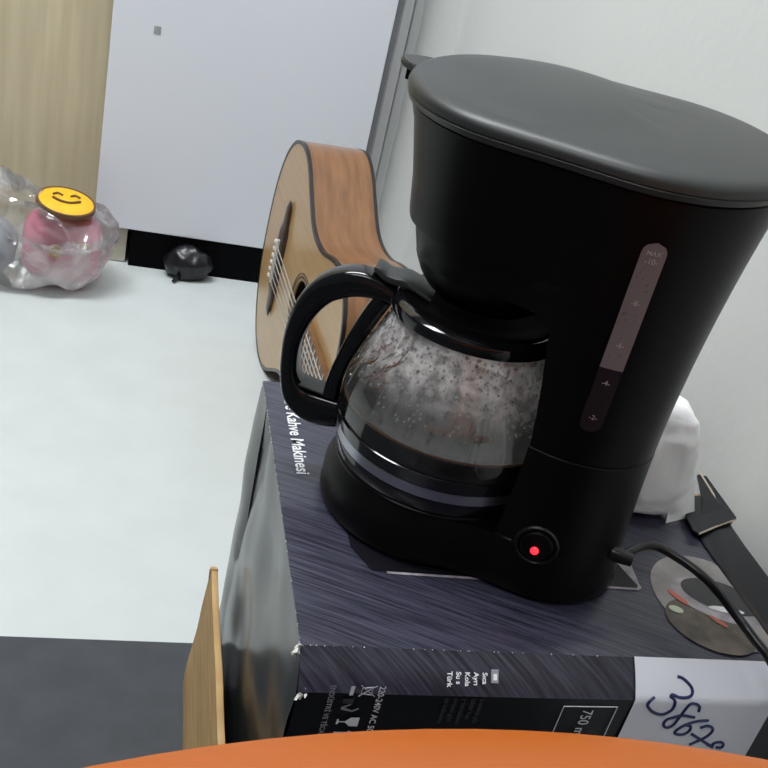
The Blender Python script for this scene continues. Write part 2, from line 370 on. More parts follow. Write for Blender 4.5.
t = thing('acoustic_guitar', 'acoustic guitar lying on its side against the cabinet, pale top and brown sides', 'guitar', (.25, 1.2, 0))
gl_ = Matrix((Gu, Gv, Gn)).transposed().to_4x4(); 
def gpart(name, bm, m, parent=t, **k):
    """mesh in guitar coordinates, object carries the rotation so the grain follows the wood"""
    o = part(name, bm, m, None, **k); o.parent = parent
    o.matrix_local = Matrix.Translation(GP - org(parent)) @ gl_ if parent is t else Matrix.Identity(4)
    return o
def g(u, v, n=0): return Vector((u, v, n)) * GS
def inset(k): 
    c = Vector((.12, 0, 0)); out = []
    n = len(GO)
    for i, (u, v) in enumerate(GO):
        a_ = Vector((*GO[i - 1], 0)); b_ = Vector((*GO[(i + 1) % n], 0)); d = (b_ - a_).normalized(); nn = Vector((-d.y, d.x, 0))
        p = Vector((u, v, 0)); 
        if nn.dot(Vector((.12, 0, 0)) - p) < 0 and abs(v) > .1 or (abs(v) <= .1 and nn.dot(c - p) < 0): nn = -nn
        out.append((u + nn.x * k, v + nn.y * k))
    return out
# which way is inwards: orientation by area
ar = sum(GO[i][0] * GO[(i + 1) % len(GO)][1] - GO[(i + 1) % len(GO)][0] * GO[i][1] for i in range(len(GO)))
def inset(k):
    out = []; n = len(GO); sgn = 1 if ar > 0 else -1
    for i, (u, v) in enumerate(GO):
        d = (Vector((*GO[(i + 1) % n], 0)) - Vector((*GO[i - 1], 0))).normalized()
        out.append((u - d.y * k * sgn, v + d.x * k * sgn))
    return out
I3 = inset(.0035)
loft_ = lambda bm, L, **k: loft(bm, [[g(u, v, n_) for u, v in ol] for ol, n_ in L], **k)
gpart('body_side', loft_(BM(), [(GO, -.004), (GO, -GD + .004)], cap0=False, cap1=False), M['mahog'])
# sound board with its round hole
bm = BM(); hc = .16 * GL; hr = .046; NH = len(GO); inner = []
for i, (u, v) in enumerate(I3):
    d = Vector((u - hc, v)); d.normalize(); inner.append((hc + d.x * hr, d.y * hr))
a0 = [bm.verts.new(g(u, v, 0)) for u, v in I3]; a1 = [bm.verts.new(g(u, v, 0)) for u, v in inner]; a2 = [bm.verts.new(g(u, v, -.003)) for u, v in inner]; a3 = [bm.verts.new(g(u, v, -.003)) for u, v in I3]
for i in range(NH):
    j = (i + 1) % NH
    for p, q in ((a0, a1), (a1, a2), (a2, a3)): bm.faces.new((p[i], p[j], q[j], q[i]))
gpart('sound_board', bm, M['spruce'])
gpart('back_board', loft_(BM(), [(GO, -GD + .004), (GO, -GD), (inset(.01), -GD - .001)], cap0=False), M['mahog'])
for n0, n1 in ((.0006, -.0045), (-GD + .0045, -GD - .0006)):
    o1 = inset(-.0006); o2 = inset(.0045)
    bm = BM(); loft_(bm, [(o2, n0), (o1, n0), (o1, n1), (o2, n1), (o2, n0)], cap0=False, cap1=False)
    gpart('binding', bm, M['binding'])
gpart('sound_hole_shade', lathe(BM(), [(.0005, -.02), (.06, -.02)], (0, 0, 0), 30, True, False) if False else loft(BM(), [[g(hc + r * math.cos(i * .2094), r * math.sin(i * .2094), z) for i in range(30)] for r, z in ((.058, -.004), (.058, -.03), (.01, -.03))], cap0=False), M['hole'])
for r0, r1 in ((.049, .052), (.055, .0565)):
    gpart('rosette_ring', loft(BM(), [[g(hc + r * math.cos(i * .157), r * math.sin(i * .157), z) for i in range(40)] for r, z in ((r0, .0002), (r0, .0007), (r1, .0007), (r1, .0002))], cap0=False, cap1=False), M['rosewood'])
bm = BM()
pts = [g(0, y, .003) for y in (-.097, -.085, -.06, -.045, 0, .045, .06, .085, .097)]
tube(bm, pts, [(.004 * GS, .0005), (.008 * GS, .003 * GS), (.011 * GS, .003 * GS), (.015 * GS, .0055 * GS), (.015 * GS, .0055 * GS), (.015 * GS, .0055 * GS), (.011 * GS, .003 * GS), (.008 * GS, .003 * GS), (.004 * GS, .0005)], sect=sqs(.5, 12), up=Vector((0, 0, 1)))
br = gpart('bridge', bm, M['rosewood'])
gp = gpart('saddle', box(BM(), *[k * GS for k in (.004, .0065, -.036, .036, .008, .0115)]), M['bone'])
N0 = .66 / GS * .95
NK = .50  # nut position
for i in range(6):
    y = -.029 + i * .0116; y2 = -.021 + i * .0084
    gpart('bridge_pin', lathe(BM(), [(.0005, .0115), (.0035, .0115), (.0035, .0085), (.0025, .0075)], (0, 0, 0), 10, cap1=False) if False else loft(BM(), [[g(-.004 + r * math.cos(k * .785), y + r * math.sin(k * .785), z) for k in range(8)] for r, z in ((.003, .008), (.0038, .0125), (.0025, .014))], cap0=False), M['bone'])
    gpart('string', tube(BM(), [g(-.004, y, .0105), g(.005, y, .0125), g(NK, y2, .0135)], (.00085 if i > 2 else .0006), 5), M['string'])
F0 = hc + .047
gpart('fretboard', loft(BM(), [[g(F0, -.028, .0005), g(F0, .028, .0005), g(F0, .028, .008), g(F0, -.028, .008)], [g(NK, -.025, .0005), g(NK, .025, .0005), g(NK, .025, .008), g(NK, -.025, .008)]]), M['fretboard'], smooth=False)
u = F0 + .012; st = .0125
while u < NK - .01:
    gpart('fret', tube(BM(), [g(u, -.0268, .0085), g(u, .0268, .0085)], .0009, 6), M['steel']); u += st; st *= 1.06
UE = .366 * GL
bm = BM(); tube(bm, [g(UE - .002, 0, -.035), g(UE + .02, 0, -.022), g(UE + .06, 0, -.009), g(NK, 0, -.008)], [(.03 * GS, .03 * GS), (.026 * GS, .016 * GS), (.024 * GS, .0085 * GS), (.023 * GS, .0078 * GS)], sect=sqs(.8, 16))
gpart('neck', bm, M['mahog'])
bm = BM(); loft(bm, [[g(NK, -.025, -.014), g(NK, .025, -.014), g(NK, .025, .004), g(NK, -.025, .004)], [g(NK + .02, -.032, -.018), g(NK + .02, .032, -.018), g(NK + .02, .032, -.002), g(NK + .02, -.032, -.002)], [g(NK + .06, -.03, -.026), g(NK + .06, .03, -.026), g(NK + .06, .03, -.012), g(NK + .06, -.03, -.012)]])
hs = gpart('headstock', bm, M['mahog'], smooth=False)

# ---------------------------------------------------------------- carton of the coffee maker
X0, X1, Y0, Y1, ZT = .109, .432, .383, .676, .31
YF = .366; ZB = .292
t = box_t = thing('coffee_maker_carton', 'dark navy glossy carton with streaked print and white number label', 'box', (.27, .52, .003))
def grid(bm, f, nu, nv):
    V = [[bm.verts.new(f(i / nu, j / nv)) for j in range(nv + 1)] for i in range(nu + 1)]
    for i in range(nu):
        for j in range(nv): bm.faces.new((V[i][j], V[i + 1][j], V[i + 1][j + 1], V[i][j + 1]))
    return bm
def nz(x, y, s, k=0): return noise.noise(Vector((x * s, y * s, k)))
# top: slight waviness at the rim only
def ftop(a_, b_):
    x = X0 + a_ * (X1 - X0); y = Y0 + b_ * (Y1 - Y0); e = min(a_, 1 - a_, b_, 1 - b_)
    z = ZT - .0006 * max(0, 1 - e * 12) + .0003 * nz(x, y, 25)
    if b_ == 0: z -= .0005 * (1 + nz(x, 0, 60, 3))
    z = ZT + min(0, z - ZT)
    return Vector((x, y, z))
part('top_panel', grid(BM(), ftop, 60, 50), M['boxtop'], t)
def ffront(a_, b_):
    x = X0 + a_ * (X1 - X0); k = b_
    return Vector((x, Y0 + (YF - Y0) * k - .0012 * math.sin(k * math.pi), ZT - .0007 + (ZB - ZT) * k + .0006 * nz(x, 1, 18)))
part('front_bevel', grid(BM(), ffront, 40, 6), M['boxfront'], t, label='streaked sloping front edge')
def flow(a_, b_):
    x = X0 + a_ * (X1 - X0); z = ZB - .0006 + .0006 * nz(x, 1, 18) * (1 - b_) + (.0035 - ZB) * b_
    return Vector((x, YF + .004 * math.sin(b_ * math.pi) * .5, z))
part('front_panel', grid(BM(), flow, 30, 24), M['boxblack'], t, label='front panel with its dark reflection coloured in black')  # black stands for the darkness reflected below the fold; streaks left off
# left side: two flaps with a gap and dents
YS = .640
def fleft(y0, y1, sk=0):
    def f(a_, b_):
        y = y0 + a_ * (y1 - y0); z = ZT - .0008 + (.0035 - ZT) * b_
        yy = y + sk * (1 - b_) * a_
        if y0 < .39: yy = Y0 + (yy - Y0) + (YF - Y0) * (1 - a_) * min(1, (ZT - z) / .018)
        dent = .0030 * math.exp(-((y - .60) / .012 - (ZT - z) / .05) ** 2) * (b_ < .5) + .0034 * nz(y, z, 17, 2) * min(1, b_ * 8)
        return Vector((X0 + dent - .004 * min(1, b_ * 3) * math.sin(a_ * math.pi) * .5, yy, z))
    return f
part('side_flap', grid(BM(), fleft(Y0, .632, .014), 40, 40), M['boxside'], t, label='creased glossy side flap')
part('side_panel', box(BM(), X0 + .003, X0 + .0045, Y0, Y1, .0035, ZT - .002), M['boxblack'], t, smooth=False)
part('side_flap', grid(BM(), fleft(.6345, Y1, .0), 8, 40), M['boxside'], t, label='narrow side flap at the far corner')
part('back_panel', box(BM(), X0 + .001, X1, Y1 - .0015, Y1, .0035, ZT - .0015), M['boxside'], t, smooth=False)
part('end_panel', box(BM(), X1 - .0015, X1, YF + .001, Y1, .0035, ZT - .0015), M['boxblack'], t, smooth=False)
part('bottom_panel', box(BM(), X0 + .001, X1, YF + .003, Y1, .0032, .0045), M['boxblack'], t, smooth=False)
# overhanging flap along the wall
bm = BM(); loft(bm, [[Vector((x, y, z)) for x, z in ((.4215, ZT + .0006), (.4235, ZT + .0022), (.440, ZT + .0024 + w_), (.4575, ZT + w_), (.4575, ZT - .0016 + w_), (.4335, ZT - .001 + w_ * .5))] for y, w_ in ((.372, -.004), (.40, -.001), (.45, 0), (.50, .001), (.532, .003))])
part('wall_side_flap', bm, M['boxblack'], t, label='loose black flap along the wall')
bm = BM(); poly(bm, [(.4155, .508, ZT + .0042), (.4185, .5045, ZT + .0042), (.462, .5265, ZT + .006), (.460, .5755, ZT + .010), (.4535, .578, ZT + .009), (.448, .556, ZT + .004), (.425, .552, ZT + .003)], (0, 0, .0018))
part('corner_flap', bm, M['boxblack'], t, smooth=False, label='torn open corner flap')
for a_, b_, zz in (((.4185, .5045), (.462, .5265), .006), ((.462, .5265), (.4605, .5755), .009), ((.457, .538), (.4555, .580), .0125)):
    part('torn_edge', tube(BM(), [Vector((a_[0], a_[1], ZT + .0055)), Vector(((a_[0] + b_[0]) / 2, (a_[1] + b_[1]) / 2, ZT + .0062 + (zz - .006) * .5)), Vector((b_[0], b_[1], ZT + zz))], .0008, 6), M['torn'], t)
for x, y in ((.4625, .531), (.452, .553)):
    bm = BM(); box(bm, x - .012, x, y - .004, y + .008, ZT - .006, ZT + .0035, .0015)
    part('flap_tuck', crumple(bm, .001, 90, 1), M['kraftedge'], t)
# worn corners
for c, s_, nn in (((X0 - .0005, Y0 + .001, ZT - .002), 1.0, 14), ((X0 + .002, YF + .001, ZB + .001), .8, 8), ((X0 - .001, Y1 - .001, ZT), .9, 6)):
    bm = BM()
    for i in range(nn):
        q = Vector(c) + Vector((random.uniform(-1, 1), random.uniform(-.6, .6), random.uniform(-2.0, .6))) * .0022 * s_
        d1 = Vector((random.uniform(-.6, .6), random.uniform(-1, .2), random.uniform(-1, .4))) * .0040 * s_; d2 = Vector((random.uniform(-1, .6), random.uniform(-.6, .3), random.uniform(-.8, .8))) * .0026 * s_
        poly(bm, [q, q + d1, q + d1 * .6 + d2, q + d2 * .7], Vector((.0004, -.0004, .0004)))
    part('worn_corner', bm, M['paper'], t, label='corner worn to white paper')
bm = BM()
for i in range(90):
    if random.random() < .6: p = Vector((X0 - .0001, Y0 + (Y1 - Y0) * random.choice((random.random(), .55 + random.random() * .3)), ZT - .0004))
    else: p = Vector((X0 + (X1 - X0) * random.random() ** 1.5, Y0 - .0001, ZT - .0006))
    bmesh.ops.create_icosphere(bm, subdivisions=1, radius=random.uniform(.00015, .00045), matrix=Matrix.Translation(p))
part('edge_wear', bm, M['paper'], t, kind='stuff', label='white wear specks along the edges')
# printing on top
e = ZT + .0005
p_ = lambda nm, bm, m, **k: part(nm, bm, m, t, smooth=False, **k)
p_('product_text', text_bm('Filtre Kahve Makinesi', .0137, (.1235, .660, e), (0, -1, 0), (1, .06, 0), bold=.00025, sx=.965), M['print'], label='white lettering Filtre Kahve Makinesi')
def rc(x0, x1, y0, y1, r, z, th):  # rounded rectangle
    P = []
    for cx, cy, a0 in ((x1 - r, y1 - r, 0), (x0 + r, y1 - r, 90), (x0 + r, y0 + r, 180), (x1 - r, y0 + r, 270)):
        for k in range(5): a_ = math.radians(a0 + k * 22.5); P.append((cx + r * math.cos(a_), cy + r * math.sin(a_), z))
    return P
p_('printed_base_rim', poly(BM(), [(.170, .4455, e), (.3435, .4435, e), (.3465, .446, e), (.3465, .450, e), (.3515, .487, e), (.3495, .490, e), (.165, .492, e)]), M['blob6'], label='light rim of the appliance printed on the carton')
p_('printed_base', poly(BM(), [(.160, .4475, e + .0002), (.343, .4455, e + .0002), (.3445, .448, e + .0002), (.334, .488, e + .0002), (.150, .500, e + .0002), (.150, .470, e + .0002)]), M['boxblack'], label='black appliance printed on the carton')
def ell(cx, cy, rx, ry, rot, z, n=40, clip=None):
    P = []
    for i in range(n):
        a_ = 2 * math.pi * i / n; x = rx * math.cos(a_); y = ry * math.sin(a_); c, s = math.cos(rot), math.sin(rot)
        px, py = cx + x * c - y * s, cy + x * s + y * c
        P.append((min(px, .4205), max(py, .3845), z))
    return P
p_('picture_disc', poly(BM(), ell(.398, .437, .044, .047, 0, e)), M['blob1'], label='printed picture of a cup from above')
p_('picture_shade', poly(BM(), ell(.381, .412, .030, .024, -.5, e + .0002)), M['blob3'])
p_('picture_saucer', poly(BM(), ell(.404, .437, .036, .022, -.35, e + .0003)), M['blob6'])
p_('picture_coffee', poly(BM(), ell(.405, .441, .0285, .0165, -.35, e + .0005)), M['blob2'])
p_('picture_red_rim', poly(BM(), ell(.370, .438, .0085, .0025, -1.05, e + .0007, 16)), M['blob4'])
p_('picture_red_rim', poly(BM(), ell(.389, .4165, .007, .002, -.9, e + .0007, 16)), M['blob4'])
p_('picture_light', poly(BM(), ell(.3625, .426, .0050, .0035, -.3, e + .0007, 16)), M['blob5'])
p_('picture_shine', poly(BM(), ell(.401, .4275, .013, .003, -.15, e + .0009, 16)), M['print'])
# printing on the front, reading downwards
yf = YF - .0006; D = (0, 0, -1); X = (1, 0, 0)
tx = lambda s, size, x, z, m='print', **k: p_('printed_text', text_bm(s, size, (x, yf - .0004, z), D, X, **k), M[m])
tx('220-240V AC 50/60Hz 750W', .0052, .1535, .2985, 'print', bold=.00008)
tx('ENDÜSTRİ VE TİCARET A.Ş. TÜRKİYE', .0042, .1262, .2985, 'printdim', bold=.0001)
for i, s in enumerate(('Türkçe kullanma', 'Su seviyesi göz', 'Kolay temizleme', 'Ayrılabilir haz', 'Sıcak tutma pla')):
    def bevtext(s=s, x=.1935 + i * .0053):
        y0, z0 = .3700, .2985
        d = Vector((0, YF - Y0, ZB - ZT)).normalized()
        return text_bm(s[:4], .0042, Vector((x, Y0 - .0018, ZT)) + d * .0105 + Vector((0, -.0006, .0004)), d, X, bold=.0001)
    part('printed_text', bevtext(), M['print'], t, smooth=False)
    tx(s[4:], .0042, .1935 + i * .0053, .2905, 'printdark', bold=.0001)
d = Vector((0, YF - Y0, ZB - ZT)).normalized(); nrm = Vector((0, -.727, .687))
def bev(x, k, h=.0014): return Vector((x, Y0, ZT)) + d * k + nrm * h
p_('printed_flag', poly(BM(), [bev(.2200, .010, .0018), bev(.2245, .010, .0018), bev(.2245, .0175, .0018), bev(.2200, .0175, .0018)]), M['printdim'])
p_('printed_flag', poly(BM(), [bev(.2212, .0125, .0021), bev(.2235, .0125, .0021), bev(.2235, .016, .0021), bev(.2212, .016, .0021)]), M['print'])
# handling symbols (turned a quarter, tops to the right)
def sym(pts, z, x, s=.001): return [(x + q * s, yf - .0003, z - p * s) for p, q in pts]
p_('symbol_bar', poly(BM(), sym([(-3.5, 0), (3.5, 0), (3.5, 2.2), (-3.5, 2.2)], .2945, .1375)), M['print'])
bm = BM(); poly(bm, sym([(-2.2, 0), (2.2, 0), (3, 6), (-3, 6)], .2945, .144)); 
bmt = BM(); tube(bmt, [Vector(q) for q in sym([(-2, 0), (2, 0), (3, 6), (-3, 6), (-2, 0)], .2945, .144)], .00035, 5)
for a_, b_ in (((-4, -1), (4, 8)), ((4, -1), (-4, 8))): tube(bmt, [Vector(q) for q in sym([a_, b_], .2945, .144)], .0003, 5)
bm.free(); p_('symbol_bin', bmt, M['printdim'], label='crossed out wheeled bin symbol')
bm = BM(); poly(bm, sym([(-2, 0), (-2, 1), (-.4, 1.4), (-.4, 5), (-3.5, 8), (-3.5, 13), (3.5, 13), (3.5, 8), (.4, 5), (.4, 1.4), (2, 1), (2, 0)], .2705, .1345, .00098)); p_('symbol_glass', bm, M['print'], label='fragile glass symbol')
bm = BM(); poly(bm, sym([(-.6, 0), (-3, 5), (-2.4, 5.4), (0, 2), (2, 6.5), (0, 10), (1, 10.5), (3.3, 7), (1.5, 0)], .2815, .1350, .00098)); p_('symbol_bin_man', bm, M['printdim'], label='figure with litter symbol')
bm = BM(); poly(bm, sym([(-1.8, 0), (1.8, 0), (2.2, 6), (-2.2, 6)], .2865, .1350, .00098)); p_('symbol_basket', bm, M['printdark'])
for z in (.2620, .2580): p_('symbol_arrow', poly(BM(), sym([(-.5, 0), (.5, 0), (.5, 8), (1.8, 8), (0, 12), (-1.8, 8), (-.5, 8)], z, .1345)), M['print'], label='this way up arrow')
bm = BM()
for a_, b_ in (((.2680, .2862), (.3028, .2866)), ((.2680, .2862), (.2680, .215)), ((.3028, .2866), (.3028, .215)), ((.2680, .215), (.3028, .215))):
    tube(bm, [(a_[0], yf - .0003, a_[1]), (b_[0], yf - .0003, b_[1])], .0003, 5)
p_('printed_frame', bm, M['print'], label='thin white printed frame')
tx('750 ml', .0098, .2815, .2838, 'print', bold=.00004, sx=.85)
# white label folded over the edge
LX0, LX1 = .3125, .4095
def flab(a_, b_):
    x = LX0 + a_ * (LX1 - LX0); L = b_ * .130
    if L < .0248: k = L / .0248; p = Vector((x, Y0 + (YF - Y0) * k - .0012 * math.sin(k * math.pi), ZT + (ZB - ZT) * k)) + nrm * .0008
    else: p = Vector((x, YF - .0008, ZB - (L - .0248)))
    return p
LB = part('number_label', grid(BM(), flab, 6, 42), M['label'], t, label='white paper label with a handwritten number')
HW = [[(0.3409, 0.3762, 0.3028), (0.3443, 0.3756, 0.3022), (0.3482, 0.3737, 0.3001), (0.3507, 0.3714, 0.2977), (0.3506, 0.3691, 0.2952), (0.3478, 0.3676, 0.2937), (0.3421, 0.3675, 0.2936), (0.3376, 0.3687, 0.2948), (0.3362, 0.3679, 0.294), (0.3386, 0.3666, 0.2926), (0.3398, 0.366, 0.2905), (0.3396, 0.366, 0.2852), (0.3349, 0.366, 0.2814), (0.328, 0.366, 0.2831), (0.3223, 0.366, 0.2881), (0.3222, 0.366, 0.292), (0.3251, 0.3674, 0.2935)], [(0.3587, 0.366, 0.2846), (0.3578, 0.366, 0.2882), (0.3547, 0.366, 0.2905), (0.3506, 0.366, 0.2907), (0.3489, 0.366, 0.2865), (0.3478, 0.366, 0.2807), (0.3459, 0.366, 0.2727), (0.3423, 0.366, 0.2701), (0.3392, 0.366, 0.2726), (0.3395, 0.366, 0.2769), (0.3438, 0.366, 0.2792), (0.3489, 0.366, 0.2808), (0.3579, 0.366, 0.2793)], [(0.3687, 0.366, 0.2769), (0.3624, 0.366, 0.2763), (0.3563, 0.366, 0.2741), (0.3519, 0.366, 0.2707), (0.3496, 0.366, 0.2667), (0.3516, 0.366, 0.2644), (0.3567, 0.366, 0.2648), (0.3593, 0.366, 0.2683), (0.3584, 0.366, 0.2716), (0.3546, 0.366, 0.2726)], [(0.3655, 0.366, 0.2705), (0.3701, 0.366, 0.2721), (0.3744, 0.366, 0.2704), (0.3754, 0.366, 0.2667), (0.3723, 0.366, 0.2615), (0.3642, 0.366, 0.2553)], [(0.3619, 0.366, 0.265), (0.3706, 0.366, 0.2599), (0.3819, 0.366, 0.2533)], [(0.377, 0.366, 0.2555), (0.3812, 0.366, 0.2548), (0.3814, 0.366, 0.2571), (0.3859, 0.366, 0.2579), (0.3888, 0.366, 0.2557), (0.3881, 0.366, 0.2529), (0.3843, 0.366, 0.2533)]]
for s_ in HW:
    pts = []
    for x, y, z in s_:
        if z > ZB: k = (ZT - z) / (ZT - ZB); pts.append(Vector((x, Y0 + (YF - Y0) * k - .0012 * math.sin(k * math.pi), z)) + nrm * .0009)
        else: pts.append(Vector((x, YF - .0009, z)))
    part('pen_stroke', tube(BM(), catmull(pts, 5), .00100, 7), M['ink'], LB)

# brown cardboard sheet beside the carton
t = thing('cardboard_sheet', 'plain brown corrugated cardboard sheet standing upright beside the navy carton', 'cardboard', (.085, .5, .003))
def fsh(xo):
    return lambda a_, b_: Vector((.0905 + xo - .010 * b_ * (1 - a_ * .3) + .0018 * nz(a_, b_, 3, 1), .24 + a_ * .405, .140 * (1 - b_) + .0035 * b_ + (.0015 * nz(a_, 0, 9, 5) if b_ == 0 else 0)))
bm = BM(); grid(bm, fsh(0), 30, 10); part('outer_liner', bm, M['kraft'], t)
bm = BM(); grid(bm, fsh(.0055), 30, 10); part('inner_liner', bm, M['kraft'], t)
bm = BM(); pz = []
for i in range(91):
    a_ = i / 90; b0 = fsh(0)(a_, 0); b1 = fsh(.0055)(a_, 0); pz.append(b0.lerp(b1, .5) + Vector((0, 0, -.0010)))
tube(bm, pz, (.0028, .0012), sect=sqs(.7, 12)); part('top_edge', bm, M['kraft'], t)
bm = BM(); box(bm, .0895, .0958, .6415, .6455, .128, .1415, .001); crumple(bm, .0008, 160, 4); part('torn_corner', bm, M['kraft'], t)
part('end_edge', grid(BM(), lambda a_, b_: fsh(.0055 * a_)(1, b_) + Vector((0, .0002, 0)), 2, 10), M['kraftedge'], t)

# ---------------------------------------------------------------- coffee maker
F = Vector((.2095, .5235)); PH = -.5755; Z0 = ZT + .0012
A = Vector((math.cos(PH), math.sin(PH))); W = Vector((-A.y, A.x))
def LC(s, t_, z):
    q = F + A * s + W * t_; k = min(1, max(0, (z - .15) / .112)); k = k * k * (3 - 2 * k)   # the lid and the top of the body slope up to the far side
    return Vector((q.x, q.y, Z0 + z + k * (.0102 + .111 * t_ + .015 * (s - .03))))
A3 = Vector((A.x, A.y, 0)); W3 = Vector((W.x, W.y, 0)); Z3 = Vector((0, 0, 1))
def smin(a_, b_, k):
    h = min(1, max(0, .5 + .5 * (b_ - a_) / k)); return b_ * (1 - h) + a_ * h - k * h * (1 - h)
def sdf(s, t_, L, r1, r2, k): return smin(math.hypot(s, t_) - r1, math.hypot(s - L, t_) - r2, k)
def ring2(z, L, r1, r2, k=.03, n=110, sc_=1, dz=None):
    out = []; c0 = L * .45
    for i in range(n):
        a_ = 2 * math.pi * i / n; c, s_ = math.cos(a_), math.sin(a_); q = 0
        for _ in range(26): q -= sdf(c0 + q * c, q * s_, L, r1, r2, k) * .85
        out.append((c0 + q * c * sc_, q * s_ * sc_))
    return [LC(s_, t_, z if dz is None else z + dz(s_, t_)) for s_, t_ in out]
def P(z):  # body parameters with height
    f = z / .262
    L = .0814 - .012 * f; r2 = .0564 + .0175 * f ** 2.3 - .017 * f * max(0, 1 - f)
    tab = [(0, .073), (.1785, .0478), (.190, .0515), (.1965, .0528), (.1975, .0575), (.2, .0578), (.22, .061), (.25, .068), (.262, .0725), (.3, .08)]
    for (a_, b_), (c, d_) in zip(tab, tab[1:]):
        if a_ <= z <= c: r1 = b_ + (d_ - b_) * (z - a_) / (c - a_); break
    return L, r1, r2
cm = thing('coffee_maker', 'matte black drip coffee maker standing on the navy carton', 'coffee maker', (F.x, F.y, Z0))
def bodyring(z, d_=0, n=110):
    L, r1, r2 = P(z)
    if z < .12: r1 = .073 if z < .022 else (.073 - (z - .022) / .014 * .005 if z <= .036 else .060)
    return ring2(z, L, r1 + d_, r2 + d_, .03, n)
base_r = [bodyring(0.0, -.0035), bodyring(.0018, -.001), bodyring(.005)] + [bodyring(z) for z in (.012, .022, .028, .033, .0355)] + [bodyring(z) for z in (.0362, .05, .07, .09, .1000)] + [bodyring(.1010, -.0012)]
cut = lathe(BM(), [(.079, .0358), (.0815, .09), (.0815, .2)], LC(0, 0, 0), 80)
part('base', boolean(loft(BM(), base_r), cut), M['body'], cm)
part('hot_plate_rim', lathe(BM(), [(.0685, .034), (.0685, .0368), (.0675, .0378), (.0655, .0378), (.064, .0362), (.062, .0360)], LC(0, 0, 0), 80, cap0=False, cap1=False), M['body'], cm)
part('hot_plate', lathe(BM(), [(.0635, .035), (.0635, .0368), (.060, .0374), (.0005, .0374)], LC(0, 0, 0), 64), M['plate'], cm)
for s_, t_ in ((-.05, .02), (.02, -.055), (.03, .06), (.11, -.03), (.11, .03)):
    part('foot', lathe(BM(), [(.006, -.0011), (.007, .0), (.006, .002)], LC(s_, t_, 0), 16), M['rubber'], cm)
# housing
zs = [.1017, .103, .12, .14, .16, .17, .1785, .185, .19, .1964, .1966, .1974, .2, .21, .22, .235, .25, .2585, .2605]
hr_ = [bodyring(.1013, -.0014)] + [bodyring(z, -.0002) for z in zs] + [bodyring(.262, -.0018)]
cut = lathe(BM(), [(.0817, .05), (.0817, .105), (.0755, .1760), (.0735, .1788)], LC(0, 0, 0), 80)
part('housing', boolean(loft(BM(), hr_), cut), M['body'], cm)
part('filter_basket', lathe(BM(), [(.0500, .188), (.0490, .184), (.0465, .176), (.0428, .169), (.0375, .1625), (.0300, .157), (.020, .1535), (.0005, .1525)], LC(0, 0, 0), 72), M['body'], cm)
# lid
Ll, R1, R2 = .0680, .0740, .0760
def lring(z, sc_, d_=0): return ring2(z, Ll, R1 + d_, R2 + d_, .028, 110, sc_)
def dome(z):
    def f(s_, t_):
        q = ((s_ - .000) / .062) ** 2 + ((t_) / .062) ** 2; b = .0042 * max(0, 1 - q) ** .6 if q < 1 else 0
        return b
    return f
rings = [lring(.2615, 1, -.002), lring(.2625, 1, .0), lring(.2655, 1, .0012), lring(.2662, 1, .0006), lring(.2668, 1, .0014), lring(.2695, 1, .0016), lring(.2716, 1, .0008), lring(.2732, 1, -.0010), lring(.2742, 1, -.0035), lring(.2748, 1, -.0065)]
for sc_, z in ((.87, .2755), (.8, .2764), (.7, .2774), (.58, .2784), (.45, .2792), (.3, .2798), (.15, .2801), (.01, .2802)):
    rings.append(ring2(z, Ll, R1, R2, .028, 110, sc_, dz=dome(z)))
lid = part('lid', loft(BM(), rings), M['lid'], cm)
def pol(r, deg, z, s0=0): a_ = math.radians(deg); return LC(s0 + r * math.cos(a_), r * math.sin(a_), z)
bm = BM(); c0 = 172
pl = [pol(.072, c0 - 13, .2665), pol(.080, c0 - 8.5, .2665), pol(.0865, c0 - 6, .2665), pol(.091, c0 - 2, .2665), pol(.091, c0 + 2, .2665), pol(.0865, c0 + 6, .2665), pol(.080, c0 + 8.5, .2665), pol(.072, c0 + 13, .2665)]
poly(bm, pl, (0, 0, .0042)); box_ = BM(); box_.free()
bmesh.ops.bevel(bm, geom=list(bm.edges), offset=.0009, segments=2, affect='EDGES')
tab = part('lid_tab', bm, M['lid'], lid)
part('tab_hook', tube(BM(), [pol(.081, c0, .268), pol(.0808, c0, .258)], (.006, .0016), sect=sqs(.6, 10), up=W3), M['body'], lid)
# gauge on the near side
def st(s_, z):
    L, r1, r2 = P(z); r1 = r1 if z > .12 else .06
    t_ = -.02
    for _ in range(40): t_ += sdf(s_, t_, L, r1, r2, .03) * .8
    return t_ if t_ < 0 else -.06
def surf(s_, z, h=0):
    t_ = st(s_, z); e_ = .002; tn = (st(s_ + e_, z) - st(s_ - e_, z)) / (2 * e_)
    n_ = Vector((tn, -1)).normalized()
    return LC(s_ + n_.x * h, t_ + n_.y * h, z)
def strip(z0, z1, w_, h, r0=False, r1=False, c=.0905, rows=40):
    bm = BM(); V = []
    for j in range(rows + 1):
        z = z0 + (z1 - z0) * j / rows; hw = w_
        if r1 and z > z1 - w_: hw = math.sqrt(max(0, w_ * w_ - (z - z1 + w_) ** 2)) + 1e-5
        if r0 and z < z0 + w_: hw = math.sqrt(max(0, w_ * w_ - (z0 + w_ - z) ** 2)) + 1e-5
        V.append([bm.verts.new(surf(c + hw * (i / 4 - 1), z, h)) for i in range(9)])
    for j in range(rows):
        for i in range(8): bm.faces.new((V[j][i], V[j][i + 1], V[j + 1][i + 1], V[j + 1][i]))
    return bm
gg = part('water_gauge', strip(.1650, .2385, .0062, .0005, r1=True), M['gaugeU'], cm, label='pinkish grey gauge window')
part('gauge_water', strip(.1235, .1650, .0062, .0005, r0=True), M['gaugeL'], gg, label='dark water showing in the gauge')
